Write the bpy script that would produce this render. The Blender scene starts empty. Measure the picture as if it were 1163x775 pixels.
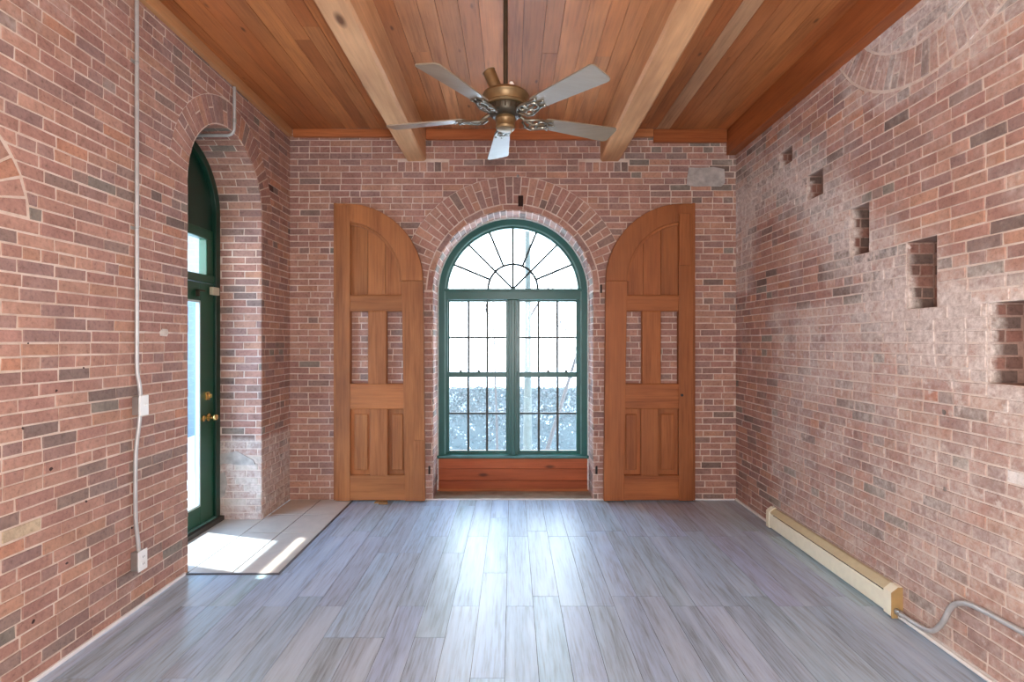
import bpy, math, random
from mathutils import Vector, noise, Matrix
random.seed(7)
sc = bpy.context.scene
PI = math.pi

# ------------------------------------------------------------------ camera, sky, lights, exposure
CX, CY, F = 582.0, 388.0, 633.0          # principal point and focal length in pixels of the 1163 x 775 frame
EYE = 1.62
cam_d = bpy.data.cameras.new('camera'); cam = bpy.data.objects.new('camera', cam_d)
sc.collection.objects.link(cam); sc.camera = cam
cam.location = (0, 0, EYE); cam.rotation_euler = (PI/2, 0, 0)
cam_d.sensor_width = 36; cam_d.lens = 36*F/1163
cam_d.shift_x = (581.5-CX)/1163; cam_d.shift_y = (CY-387.5)/1163
cam_d.clip_start = .05; cam_d.clip_end = 200

w = bpy.data.worlds.new('sky'); sc.world = w; w.use_nodes = True
wn = w.node_tree.nodes; wn.clear(); wl = w.node_tree.links
wo = wn.new('ShaderNodeOutputWorld'); wb = wn.new('ShaderNodeBackground')
wtc = wn.new('ShaderNodeTexCoord'); wse = wn.new('ShaderNodeSeparateXYZ'); wr = wn.new('ShaderNodeValToRGB')
wl.new(wtc.outputs['Generated'], wse.inputs[0]); wl.new(wse.outputs['Z'], wr.inputs[0])
wr.color_ramp.elements[0].position = .0; wr.color_ramp.elements[0].color = (.86, .93, 1, 1)
wr.color_ramp.elements[1].position = .9; wr.color_ramp.elements[1].color = (.50, .72, 1, 1)
wl.new(wr.outputs[0], wb.inputs[0]); wl.new(wb.outputs[0], wo.inputs[0])
wb.inputs[1].default_value = 12.0

def lamp(name, kind, loc, rot, energy, color=(1, 1, 1), **kw):
    d = bpy.data.lights.new(name, kind); o = bpy.data.objects.new(name, d); sc.collection.objects.link(o)
    o.location = loc; o.rotation_euler = rot; d.energy = energy; d.color = color
    for k, v in kw.items(): setattr(d, k, v)
    return o
sun_dir = Vector((1, -.30, -2.42))
sun = lamp('sun', 'SUN', (-6, 2, 9), (0, 0, 0), 16.0, (1, .97, .93), angle=.02)
sun.rotation_euler = sun_dir.to_track_quat('-Z', 'Y').to_euler()
# photographer's lamp on its stand beside the camera, and an added fill lamp at the far end of the loft
lamp('strobe', 'AREA', (.12, -.30, 1.86), (PI/2, 0, 0), 46, (1, .96, .91), shape='DISK', size=.22)
lamp('rear_fill_light', 'AREA', (0, -3.8, 2.0), (PI/2, 0, 0), 8, (1, .96, .92), shape='RECTANGLE', size=3.4, size_y=2.6)
lamp('floor_fill_light', 'AREA', (0, -.85, .25), (PI*.80, 0, 0), 30, (1, .95, .9), shape='RECTANGLE', size=3.2, size_y=1.6)  # added low lamp standing in for light bounced off the floor

for sg in (-1, 1):                       # two added fill lamps beside the camera, brightening the side walls
    lamp('side_fill_light', 'AREA', (sg*-.35, -.50, 1.75 if sg < 0 else 1.35), (0, -sg*PI/2, 0), 122 if sg < 0 else 140, (1, .95, .88), shape='RECTANGLE', size=1.4, size_y=.9)

vs = sc.view_settings
vs.view_transform = 'Standard'; vs.look = 'None'; vs.exposure = 0.0; vs.gamma = 1.0; vs.use_curve_mapping = False
sc.cycles.max_bounces = 8; sc.cycles.diffuse_bounces = 4; sc.cycles.transparent_max_bounces = 16
sc.cycles.caustics_reflective = False; sc.cycles.caustics_refractive = False; sc.cycles.sample_clamp_indirect = 6

# ------------------------------------------------------------------ helpers
def vary(c, a, b):
    k = random.uniform(a, b); return lin(*[min(255, v*k*random.uniform(.995, 1.005)) for v in c])
def lin(r, g, b):
    f = lambda c: (c/255/12.92) if c <= 10.3 else ((c/255+.055)/1.055)**2.4
    return (f(r), f(g), f(b), 1.0)

WORLD = {}
def link(o): sc.collection.objects.link(o); return o
def tag(o, label=None, cat=None, group=None, kind=None):
    if label: o['label'] = label
    if cat: o['category'] = cat
    if group: o['group'] = group
    if kind: o['kind'] = kind
    return o
def empty(name, loc, parent=None):
    o = link(bpy.data.objects.new(name, None)); o.empty_display_size = .1
    loc = Vector(loc); o.parent = parent
    o.location = loc - (WORLD[parent] if parent else Vector()); WORLD[o] = loc
    return o

class MB:
    """collects faces (world coordinates) and links them as ONE mesh object"""
    def __init__(s): s.v = []; s.f = []; s.c = []; s.m = []; s.sm = []; s.sf = None
    def face(s, pts, col=(.5, .5, .5, 1), mat=0, smooth=False):
        n = len(s.v); s.v += [Vector(p) for p in pts]; s.f.append(list(range(n, n+len(pts)))); s.c.append(col); s.m.append(mat); s.sm.append(smooth)
    def shared(s, vs_, fs, col=(.5, .5, .5, 1), mat=0, smooth=False):
        n = len(s.v); s.v += [Vector(p) for p in vs_]
        for f in fs: s.f.append([n+i for i in f]); s.c.append(col); s.m.append(mat); s.sm.append(smooth)
    def box(s, x0, x1, y0, y1, z0, z1, col=(.5, .5, .5, 1), mat=0, M=None, jit=0):
        P = [Vector((x, y, z)) for z in (z0, z1) for y in (y0, y1) for x in (x0, x1)]
        if jit: P = [p+Vector([random.uniform(-jit, jit) for _ in range(3)]) for p in P]
        if M: P = [M @ p for p in P]
        s.shared(P, [(0, 2, 3, 1), (4, 5, 7, 6), (0, 1, 5, 4), (2, 6, 7, 3), (0, 4, 6, 2), (1, 3, 7, 5)], col, mat)
    def prism(s, pts2, y0, y1, col=(.5, .5, .5, 1), mat=0, fn=None):
        """pts2 in (x, z), extruded along y; fn maps (x, y, z)"""
        fn = fn or (lambda x, y, z: (x, y, z)); n = len(pts2)
        a = [fn(x, y0, z) for x, z in pts2]; b = [fn(x, y1, z) for x, z in pts2]
        s.shared(a+b, [tuple(range(n)), tuple(range(2*n-1, n-1, -1))]+[(i, n+i, n+(i+1) % n, (i+1) % n) for i in range(n)], col, mat)
    def strip(s, outer, inner, y0, y1, col=(.5, .5, .5, 1), mat=0):
        """band between two open 2D curves (x, z), extruded along y"""
        n = len(outer); V = []
        for y in (y0, y1):
            V += [(x, y, z) for x, z in outer]+[(x, y, z) for x, z in inner]
        fs = []
        for i in range(n-1):
            fs += [(i, i+1, n+i+1, n+i), (2*n+i, 3*n+i, 3*n+i+1, 2*n+i+1), (i, 2*n+i, 2*n+i+1, i+1), (n+i, n+i+1, 3*n+i+1, 3*n+i)]
        fs += [(0, n, 3*n, 2*n), (n-1, 3*n-1, 4*n-1, 2*n-1)]
        s.shared(V, fs, col, mat)
    def tube(s, path, r, n=12, col=(.5, .5, .5, 1), mat=0, close=False):
        path = [Vector(p) for p in path]; m = len(path); rs = r if isinstance(r, (list, tuple)) else [r]*m
        up = None; V = []
        for i, p in enumerate(path):
            t = ((path[(i+1) % m]-path[i-1]) if close else (path[min(i+1, m-1)]-path[max(i-1, 0)])).normalized()
            if up is None: up = Vector((0, 0, 1)) if abs(t.z) < .9 else Vector((1, 0, 0))
            a = t.cross(up).normalized(); up = a.cross(t).normalized()
            V += [p+(a*math.cos(2*PI*k/n)+up*math.sin(2*PI*k/n))*rs[i] for k in range(n)]
        fs = []
        for i in range(m if close else m-1):
            j = (i+1) % m
            for k in range(n): l = (k+1) % n; fs.append((i*n+k, i*n+l, j*n+l, j*n+k))
        if not close: fs += [tuple(range(n-1, -1, -1)), tuple(range((m-1)*n, m*n))]
        s.shared(V, fs, col, mat, True)
    def lathe(s, prof, c, n=40, col=(.5, .5, .5, 1), mat=0, M=None):
        """prof: list of (radius, z)"""
        c = Vector(c); V = []
        for r, z in prof:
            for k in range(n):
                p = Vector((r*math.cos(2*PI*k/n), r*math.sin(2*PI*k/n), z))
                V.append(c+(M @ p if M else p))
        fs = []
        for i in range(len(prof)-1):
            for k in range(n): l = (k+1) % n; fs.append((i*n+k, i*n+l, (i+1)*n+l, (i+1)*n+k))
        s.shared(V, fs, col, mat, True)
    def build(s, name, mats, parent=None, loc=None, bevel=0, autosmooth=False):
        base = WORLD[parent] if parent else Vector(loc) if loc else Vector((0, 0, 0))
        if parent and loc: base = Vector(loc)
        me = bpy.data.meshes.new(name); me.from_pydata([tuple(p-base) for p in s.v], [], s.f)
        me.polygons.foreach_set('material_index', s.m); me.polygons.foreach_set('use_smooth', s.sm)
        ca = me.color_attributes.new('bcol', 'FLOAT_COLOR', 'CORNER')
        buf = []
        for p, c in zip(me.polygons, s.c): buf += list(c)*p.loop_total
        ca.data.foreach_set('color', buf)
        if s.sf:
            at = me.attributes.new('smear_and_light', 'FLOAT', 'POINT'); at.data.foreach_set('value', [s.sf(p) for p in s.v])
        for m_ in (mats if isinstance(mats, (list, tuple)) else [mats]): me.materials.append(m_)
        me.update()
        o = link(bpy.data.objects.new(name, me)); o.parent = parent
        o.location = base-(WORLD[parent] if parent else Vector()); WORLD[o] = base
        if any(s.sm):
            try: me.set_sharp_from_angle(angle=math.radians(40))
            except Exception: pass
        if bevel:
            b = o.modifiers.new('bevel', 'BEVEL'); b.width = bevel; b.segments = 2; b.limit_method = 'ANGLE'; b.angle_limit = math.radians(35)
        return o

# ------------------------------------------------------------------ materials
def newmat(name):
    m = bpy.data.materials.new(name); m.use_nodes = True
    nt = m.node_tree; b = nt.nodes['Principled BSDF']; return m, nt, b
def N(nt, t, **kw):
    n = nt.nodes.new(t)
    for k, v in kw.items(): setattr(n, k, v)
    return n
def noise_n(nt, vec, scale, detail=4, rough=.55):
    n = N(nt, 'ShaderNodeTexNoise'); n.inputs['Scale'].default_value = scale; n.inputs['Detail'].default_value = detail
    n.inputs['Roughness'].default_value = rough
    if vec: nt.links.new(vec, n.inputs['Vector'])
    return n.outputs[0]
def ramp(nt, fac, stops):
    r = N(nt, 'ShaderNodeValToRGB'); cr = r.color_ramp
    while len(cr.elements) < len(stops): cr.elements.new(.5)
    for e, (p, c) in zip(cr.elements, stops): e.position = p; e.color = c if len(c) == 4 else (*c, 1)
    nt.links.new(fac, r.inputs[0]); return r.outputs[0]
def mix(nt, fac, a, b, mode='MIX'):
    m = N(nt, 'ShaderNodeMix', data_type='RGBA', blend_type=mode)
    for sock, v in ((m.inputs[0], fac), (m.inputs[6], a), (m.inputs[7], b)):
        if isinstance(v, (int, float)): sock.default_value = v
        elif isinstance(v, tuple): sock.default_value = v
        else: nt.links.new(v, sock)
    return m.outputs[2]
def mathn(nt, op, a, b=0.0, clamp=False):
    m = N(nt, 'ShaderNodeMath', operation=op, use_clamp=clamp)
    for i, v in enumerate((a, b)):
        if isinstance(v, (int, float)): m.inputs[i].default_value = v
        else: nt.links.new(v, m.inputs[i])
    return m.outputs[0]
def bump(nt, b, h, strength, dist=.01):
    n = N(nt, 'ShaderNodeBump'); n.inputs['Strength'].default_value = strength; n.inputs['Distance'].default_value = dist
    nt.links.new(h, n.inputs['Height']); nt.links.new(n.outputs[0], b.inputs['Normal'])
def simple(name, col, rough=.5, metal=0, spec=.5, bumps=0, var=.0, scale=20):
    m, nt, b = newmat(name); tc = N(nt, 'ShaderNodeTexCoord')
    n = noise_n(nt, tc.outputs['Object'], scale, 5)
    d = tuple(c*(1-var) for c in col[:3])+(1,); l = tuple(min(1, c*(1+var)) for c in col[:3])+(1,)
    nt.links.new(ramp(nt, n, [(.3, d), (.7, l)]), b.inputs['Base Color'])
    b.inputs['Roughness'].default_value = rough; b.inputs['Metallic'].default_value = metal
    b.inputs['Specular IOR Level'].default_value = spec
    if bumps: bump(nt, b, n, bumps)
    return m

def brick_mat(name, mortar=False):
    m, nt, b = newmat(name); g = N(nt, 'ShaderNodeNewGeometry'); pos = g.outputs['Position']
    at = N(nt, 'ShaderNodeAttribute', attribute_name='bcol'); sm = N(nt, 'ShaderNodeAttribute', attribute_name='smear_and_light')
    if mortar:
        n = noise_n(nt, pos, 9, 6)
        col = ramp(nt, n, [(.25, lin(186, 162, 148)), (.5, lin(214, 194, 180)), (.8, lin(230, 216, 206))])
    else:
        n1 = noise_n(nt, pos, 45, 5, .65); n2 = noise_n(nt, pos, 7, 4)
        t = ramp(nt, n1, [(.22, (.50, .47, .45)), (.45, (.94, .93, .92)), (.8, (1.2, 1.17, 1.14))])
        col = mix(nt, 1.0, at.outputs['Color'], t, 'MULTIPLY')
        t2 = ramp(nt, n2, [(.3, (.82, .79, .79)), (.7, (1.12, 1.13, 1.13))])
        col = mix(nt, 1.0, col, t2, 'MULTIPLY')
    ns = noise_n(nt, pos, 3.2, 8, .68)
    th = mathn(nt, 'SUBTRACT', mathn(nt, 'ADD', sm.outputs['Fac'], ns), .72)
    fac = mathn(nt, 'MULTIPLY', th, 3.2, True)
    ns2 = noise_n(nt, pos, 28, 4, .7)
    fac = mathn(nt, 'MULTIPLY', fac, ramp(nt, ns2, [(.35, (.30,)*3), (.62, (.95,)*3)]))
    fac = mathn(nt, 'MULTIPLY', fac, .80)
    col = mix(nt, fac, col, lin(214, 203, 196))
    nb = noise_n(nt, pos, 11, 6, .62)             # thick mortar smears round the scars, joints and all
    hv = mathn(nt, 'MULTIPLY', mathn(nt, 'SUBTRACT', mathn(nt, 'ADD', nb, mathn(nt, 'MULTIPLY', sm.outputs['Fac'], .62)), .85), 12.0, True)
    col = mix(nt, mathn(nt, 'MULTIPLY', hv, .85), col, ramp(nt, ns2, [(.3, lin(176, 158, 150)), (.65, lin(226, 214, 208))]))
    nt.links.new(col, b.inputs['Base Color'])
    b.inputs['Roughness'].default_value = .85; b.inputs['Specular IOR Level'].default_value = .25
    hb = noise_n(nt, pos, 70, 5, .65)
    bump(nt, b, hb, .55, .006)
    return m

def wood_mat(name, axis='Y', rough=.5, spec=.4, streak=.5, knots=True, dark=(.55, .48, .42), light=(1.22, 1.2, 1.15), fine=55, coat=0, knot_scale=2.2, patch=None, vary=1.0, w2=.5):
    """grain runs along `axis`; tint of each board comes from its own colour"""
    m, nt, b = newmat(name); g = N(nt, 'ShaderNodeTexCoord'); at = N(nt, 'ShaderNodeAttribute', attribute_name='bcol')
    off = N(nt, 'ShaderNodeVectorMath', operation='MULTIPLY_ADD')
    sp = N(nt, 'ShaderNodeCombineXYZ'); sep = N(nt, 'ShaderNodeSeparateColor')
    nt.links.new(at.outputs['Color'], sep.inputs[0])
    seed = mathn(nt, 'MULTIPLY', sep.outputs[0], 471.0); seed2 = mathn(nt, 'MULTIPLY', sep.outputs[1], 913.0)
    nt.links.new(seed, sp.inputs[0]); nt.links.new(seed2, sp.inputs[1]); nt.links.new(seed, sp.inputs[2])
    nt.links.new(g.outputs['Object'], off.inputs[0]); off.inputs[1].default_value = (1, 1, 1); nt.links.new(sp.outputs[0], off.inputs[2])
    def stretch(a, c):
        mp = N(nt, 'ShaderNodeMapping'); k = [c, c, c]; k['XYZ'.index(axis)] = a
        mp.inputs['Scale'].default_value = k; nt.links.new(off.outputs[0], mp.inputs['Vector']); return mp.outputs[0]
    n1 = noise_n(nt, stretch(.05*fine, fine), 1, 5, .6)
    n2 = noise_n(nt, stretch(.7, 9), 1, 5, .6)
    n3 = noise_n(nt, stretch(1.1, 3.2), 1, 3)
    a = mix(nt, w2, n1, n2)
    t = ramp(nt, a, [(.28, dark), (.5, (.95, .94, .93)), (.74, light)])
    col = mix(nt, 1.0, at.outputs['Color'], t, 'MULTIPLY')
    t3 = ramp(nt, n3, [(.3, (.80, .74, .70)), (.7, (1.15, 1.15, 1.13))]); col = mix(nt, vary, col, t3, 'MULTIPLY')
    if patch: col = mix(nt, ramp(nt, n2, [(.52, (0, 0, 0)), (.68, (.75,)*3)]), col, patch)
    if knots:
        vo = N(nt, 'ShaderNodeTexVoronoi'); vo.inputs['Scale'].default_value = knot_scale; vo.inputs['Randomness'].default_value = 1
        nt.links.new(stretch(.55, 1.5), vo.inputs['Vector'])
        kf = ramp(nt, vo.outputs['Distance'], [(.03, (1, 1, 1)), (.085, (0, 0, 0))])
        col = mix(nt, mathn(nt, 'MULTIPLY', kf, .8), col, lin(70, 32, 14))
    nt.links.new(col, b.inputs['Base Color'])
    b.inputs['Roughness'].default_value = rough; b.inputs['Specular IOR Level'].default_value = spec
    b.inputs['Coat Weight'].default_value = coat; b.inputs['Coat Roughness'].default_value = .32
    bump(nt, b, a, .25, .004)
    return m

def glass_mat(name, tint, gloss=.06):
    m, nt, b = newmat(name); nt.nodes.remove(b); out = nt.nodes['Material Output']
    tr = N(nt, 'ShaderNodeBsdfTransparent'); tr.inputs[0].default_value = tint
    gl = N(nt, 'ShaderNodeBsdfGlossy'); gl.inputs['Roughness'].default_value = .03
    mx = N(nt, 'ShaderNodeMixShader'); lw = N(nt, 'ShaderNodeLayerWeight'); lw.inputs[0].default_value = .5
    nt.links.new(mathn(nt, 'ADD', mathn(nt, 'MULTIPLY', mathn(nt, 'POWER', lw.outputs['Facing'], 4.0), .5), gloss*.4), mx.inputs[0]); nt.links.new(tr.outputs[0], mx.inputs[1]); nt.links.new(gl.outputs[0], mx.inputs[2])
    nt.links.new(mx.outputs[0], out.inputs[0]); return m

M_brick = brick_mat('brick'); M_mortar = brick_mat('mortar', True)
M_cement = simple('cement', lin(176, 170, 166), .9, bumps=.7, var=.25, scale=14)
M_ceil = wood_mat('ceiling_pine', 'Y', .42, .4, knot_scale=3.6, dark=(.45, .38, .32))
M_beam = wood_mat('beam_timber', 'Y', .6, .3, dark=(.72, .64, .56), light=(1.25, 1.24, 1.2), knots=True, fine=38, knot_scale=1.6)
M_beamx = wood_mat('ledger_timber', 'X', .5, .3)
M_shut = wood_mat('shutter_pine', 'Z', .5, .35, knots=True, knot_scale=1.3, dark=(.48, .40, .34))
M_shutx = wood_mat('shutter_pine_rail', 'X', .5, .35, knots=False, dark=(.48, .40, .34))
M_floor = wood_mat('plank_floor', 'Y', .42, .8, knots=False, dark=(.38, .33, .31), light=(1.25, 1.25, 1.25), fine=75, coat=.3, patch=lin(196, 214, 230), vary=.15, w2=.38)
M_base = simple('dark_gap', lin(45, 42, 42), .8)
M_tile = simple('floor_tile', lin(206, 198, 186), .38, var=.07, bumps=.06, scale=9)
M_grout = simple('tile_grout', lin(92, 82, 74), .9)
M_teal = simple('teal_paint', lin(10, 86, 80), .32, var=.08, scale=6)
M_teal_l = simple('teal_paint_worn', lin(84, 130, 126), .4, var=.15, scale=12)
M_munt = simple('muntin_paint', lin(52, 62, 62), .5)
M_green = simple('green_door_paint', lin(14, 74, 52), .28, var=.08, scale=5)
M_green_d = simple('green_frame_paint', lin(12, 52, 40), .35, var=.1, scale=5)
M_white = simple('white_trim_paint', lin(232, 230, 228), .5, var=.05)
M_caulk = simple('white_caulk', lin(222, 220, 216), .8, var=.15, scale=30, bumps=.3)
M_metal = simple('galvanised_steel', lin(172, 172, 170), .38, .75, var=.12)
M_metal_p = simple('grey_conduit', lin(190, 190, 190), .4, .35, var=.1)
M_plate = simple('white_plastic', lin(236, 236, 234), .35)
M_slot = simple('dark_slot', lin(40, 38, 38), .6)
M_brass = simple('polished_brass', lin(214, 178, 110), .22, .9, var=.1)
M_bronze = simple('antique_bronze', lin(122, 98, 66), .42, .55, var=.18, scale=25)
M_bronze_d = simple('dark_bronze', lin(70, 62, 50), .42, .6, var=.2, scale=25)
M_nickel = simple('scroll_metal', lin(120, 116, 104), .3, .85, var=.2, scale=60)
M_iron = simple('black_iron', lin(48, 42, 40), .6, .5, var=.3, scale=40)
M_blade = wood_mat('greyed_oak_blade', 'X', .30, .5, knots=False, dark=(.78, .76, .73), light=(1.15, 1.15, 1.15), fine=60, coat=.35)
M_cream = simple('cream_enamel', lin(242, 240, 218), .35, var=.04)
M_cream_t = simple('cream_enamel_top', lin(205, 194, 158), .4, var=.06)
M_tan = simple('tan_enamel', lin(176, 146, 98), .4, var=.08)
M_stone = simple('worn_stone', lin(158, 142, 122), .85, var=.2, scale=9, bumps=.3)
M_glass = glass_mat('window_glass', (.97, .985, .98, 1)); M_dglass = glass_mat('door_glass', (.74, .84, .92, 1), .04)
M_snow = simple('snow', lin(238, 242, 248), .8, var=.03, scale=2, bumps=.2)
M_bark = simple('pale_bark', lin(66, 74, 72), .9, var=.25, scale=12, bumps=.5)
M_twig = simple('twig_bark', lin(62, 60, 60), .9, var=.2, scale=20)
M_stucco = simple('grey_stucco', lin(92, 98, 104), .9, var=.06, scale=3)

# ------------------------------------------------------------------ brickwork
COURSE = .0645; LEN = .2115; JT = .010
PAL = [((178, 138, 124), 5), ((172, 132, 120), 5), ((182, 143, 127), 4), ((168, 128, 118), 4), ((160, 128, 120), 3), ((184, 142, 122), 2),
       ((156, 126, 120), 2.5), ((150, 126, 118), .9), ((142, 122, 114), .4), ((184, 136, 114), .5)]
def brick_col(dark=0.0):
    c = random.choices([p[0] for p in PAL], [p[1] for p in PAL])[0]
    if random.random() < dark: c = random.choice([(142, 122, 116), (126, 108, 102), (150, 130, 124), (138, 128, 120)])
    k = random.uniform(.96, 1.03)
    return lin(*[min(255, x*k) for x in c])
def clip_half(poly, nx, nz, d):
    """keep the side where nx*s + nz*t >= d"""
    out = []; n = len(poly)
    for i in range(n):
        a = poly[i]; b = poly[(i+1) % n]; da = nx*a[0]+nz*a[1]-d; db = nx*b[0]+nz*b[1]-d
        if da >= 0: out.append(a)
        if (da > 0) != (db > 0) and abs(da-db) > 1e-9:
            t = da/(da-db); out.append((a[0]+(b[0]-a[0])*t, a[1]+(b[1]-a[1])*t))
    return out
def area(p): return abs(sum(p[i][0]*p[(i+1) % len(p)][1]-p[(i+1) % len(p)][0]*p[i][1] for i in range(len(p))))/2
def add_brick(mb, poly, mp, col, proud=.005, jit=.0022):
    if len(poly) < 3 or area(poly) < .0004: return
    P = [(s+random.uniform(-jit, jit), t+random.uniform(-jit, jit)) for s, t in poly]
    cs = sum(p[0] for p in P)/len(P); ct = sum(p[1] for p in P)/len(P)
    h = proud+random.uniform(-.002, .002); tx = random.uniform(-.012, .012); tz = random.uniform(-.02, .02); n = len(P)
    front = []
    for s, t in P:
        ds, dt = cs-s, ct-t; L = math.hypot(ds, dt) or 1; k = .0025/L
        front.append(mp(s+ds*k, t+dt*k, h+(s-cs)*tx+(t-ct)*tz))
    mid = [mp(s, t, h-.003+(s-cs)*tx) for s, t in P]; back = [mp(s, t, -.004) for s, t in P]
    v = front+mid+back
    fs = [tuple(range(n))]+[(i, n+i, n+(i+1) % n, (i+1) % n) for i in range(n)]+[(n+i, 2*n+i, 2*n+(i+1) % n, n+(i+1) % n) for i in range(n)]
    mb.shared(v, fs, col, 0)
def courses(mb, mp, s0, s1, z0, z1, clip=None, holes=(), col=None, header=7, off=0.0, h=COURSE, L=LEN):
    i0 = int(round(z0/h)); i = i0
    while i*h < z1-.02:
        a, b = i*h+JT/2, min((i+1)*h-JT/2, z1)
        step = L if i % 8 != header else L/2
        s = s0-((i % 2)*L/2+random.uniform(0, .03)+off) % L
        cuts = [(c[0], c[1]) for c in holes if c[2] < (a+b)/2 < c[3]]
        while s < s1:
            stp = step*random.uniform(.97, 1.03)
            if random.random() < .03: stp = L/2
            iv = [(max(s+JT/2, s0), min(s+stp-JT/2, s1))]
            for c0, c1 in cuts:
                nv = []
                for x0, x1 in iv:
                    if x1 <= c0 or x0 >= c1: nv.append((x0, x1)); continue
                    if x0 < c0: nv.append((x0, c0-JT/2))
                    if x1 > c1: nv.append((c1+JT/2, x1))
                iv = nv
            for x0, x1 in iv:
                if x1-x0 < .018: continue
                poly = [(x0, a), (x1, a), (x1, b), (x0, b)]
                if clip: poly = clip(poly)
                if poly and len(poly) > 2: add_brick(mb, poly, mp, (col or (lambda s_, t_: brick_col()))((x0+x1)/2, (a+b)/2))
            s += stp
        i += 1
def out_arch(c, zc, r):
    """keeps what lies outside an arched opening (semicircle on straight jambs)"""
    def f(poly):
        cs = sum(p[0] for p in poly)/len(poly); ct = sum(p[1] for p in poly)/len(poly)
        if ct < zc:
            if abs(cs-c) > r+.3: return poly
            sg = 1 if cs > c else -1
            return clip_half(poly, sg, 0, sg*c+r)
        dx, dz = cs-c, ct-zc; L = math.hypot(dx, dz)
        if L > r+.3: return poly
        if L < r-.2: return []
        dx /= L; dz /= L
        return clip_half(poly, dx, dz, dx*c+dz*zc+r)
    return f
def out_circle(c, zc, r, tmin=-9):
    def f(poly):
        cs = sum(p[0] for p in poly)/len(poly); ct = sum(p[1] for p in poly)/len(poly)
        dx, dz = cs-c, ct-zc; L = math.hypot(dx, dz)
        if L > r+.3 or ct < tmin: return poly
        if L < r-.2: return []
        return clip_half(poly, dx/L, dz/L, (dx*c+dz*zc)/L+r)
    return f
def in_circle(c, zc, r):
    def f(poly):
        cs = sum(p[0] for p in poly)/len(poly); ct = sum(p[1] for p in poly)/len(poly)
        dx, dz = cs-c, ct-zc; L = math.hypot(dx, dz) or 1
        if L > r+.15: return []
        if L < r-.3: return poly
        return clip_half(poly, -dx/L, -dz/L, -(dx*c+dz*zc)/L-r)
    return f
def ring(mb, mp, c, zc, r0, r1, a0, a1, n, col, split=0, zmax=None):
    """voussoirs; split=1 alternates long and short bricks across the ring"""
    for k in range(n):
        t0 = a0+(a1-a0)*k/n; t1 = a0+(a1-a0)*(k+1)/n; rm = (r0+r1)/2
        g = JT*.55/rm
        t0 += g; t1 -= g
        rs = [(r0+JT/2, r1-JT/2)]
        if split == 1:
            q = r0+(r1-r0)*(.66 if k % 2 else .34); rs = [(r0+JT/2, q-JT/2), (q+JT/2, r1-JT/2)]
        elif split == 2 and k % 3 == 1:
            q = r0+(r1-r0)*random.choice((.45, .55)); rs = [(r0+JT/2, q-JT/2), (q+JT/2, r1-JT/2)]
        for ra, rb in rs:
            poly = [(c+ra*math.cos(t0), zc+ra*math.sin(t0)), (c+rb*math.cos(t0), zc+rb*math.sin(t0)), (c+rb*math.cos(t1), zc+rb*math.sin(t1)), (c+ra*math.cos(t1), zc+ra*math.sin(t1))]
            if zmax is not None: poly = clip_half(poly, 0, -1, -zmax)
            if len(poly) > 2: add_brick(mb, poly, mp, col((poly[0][0]+poly[2][0])/2, (poly[0][1]+poly[2][1])/2), jit=.001)
def slab_arch(mb, mp, s0, s1, z0, z1, c, zc, r, n=48):
    q = lambda a, b, e, f: mb.face([mp(a, e, 0), mp(b, e, 0), mp(b, f, 0), mp(a, f, 0)], mat=1)
    if c-r > s0: q(s0, c-r, z0, z1)
    q(c+r, s1, z0, z1)
    for k in range(n):
        a, b = PI-PI*k/n, PI-PI*(k+1)/n
        xa, xb = c+r*math.cos(a), c+r*math.cos(b)
        mb.face([mp(xa, zc+r*math.sin(a), 0), mp(xb, zc+r*math.sin(b), 0), mp(xb, z1, 0), mp(xa, z1, 0)], mat=1)
def reveal(mb, jm0, jm1, sof, z0, zc, r, depth, colf, n=48):
    """jamb faces and arched soffit; jm0/jm1 map (depth, z, n), sof maps (depth, arc, n)"""
    for jm in (jm0, jm1):
        mb.face([jm(0, z0, 0), jm(depth, z0, 0), jm(depth, zc, 0), jm(0, zc, 0)], mat=1)
        courses(mb, jm, 0, depth, z0, zc, col=colf, header=99, off=.05)
    for k in range(n):
        a, b = r*PI*k/n, r*PI*(k+1)/n
        mb.face([sof(0, a, 0), sof(depth, a, 0), sof(depth, b, 0), sof(0, b, 0)], mat=1)
    courses(mb, sof, 0, depth, 0, r*PI, col=lambda s, t: colf(s, zc+.3), header=99, h=r*PI/round(r*PI/.068))

WL, WR, YB, ZC, YR = -2.277, 2.286, 5.697, 3.78, -4.0
U = .009

# ---- back wall
AC, AZ, AR, AM, AO = .006, 2.142, .82, .885, 1.165
RD = .353; YW = YB+RD
mp_back = lambda s, t, n: Vector((s, YB-n, t))
mb = MB()
def sm_back(p):
    v = .06
    if p.z > 3.0 and p.x > 1.0: v += .16*min(1, (p.x-1.0))
    if p.z < .5: v += .05
    if abs(math.hypot(p.x-AC, max(0, p.z-AZ))-AR) < .06: v += .18
    return v
mb.sf = sm_back
slab_arch(mb, mp_back, WL, WR, 0, ZC, AC, AZ, AR)
sold = [(-1.17, -.65, 3.354, 3.485), (.675, 1.18, 3.354, 3.485)]
def clip_back(poly):
    ct = sum(p[1] for p in poly)/len(poly)
    return out_arch(AC, AZ, AR+.004)(poly) if ct < AZ else out_circle(AC, AZ, AO)(poly)
def col_back(s, t):
    if 3.1 < t and s > 1.2: return brick_col(.25)
    return brick_col(.03)
courses(mb, mp_back, WL, WR, 0, ZC, clip=clip_back, holes=sold, col=col_back)
for a, b, z0, z1 in sold:
    n = int((b-a)/.0655)
    for k in range(n):
        x = a+k*(b-a)/n; add_brick(mb, [(x+.005, z0+.005), (x+(b-a)/n-.005, z0+.005), (x+(b-a)/n-.005, z0+.098), (x+.005, z0+.098)], mp_back, brick_col(.3))
ring(mb, mp_back, AC, AZ, AR+.004, AM, 0, PI, 13, col_back)
ring(mb, mp_back, AC, AZ, AM, AO, 0, PI, 42, col_back, split=1)
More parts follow.
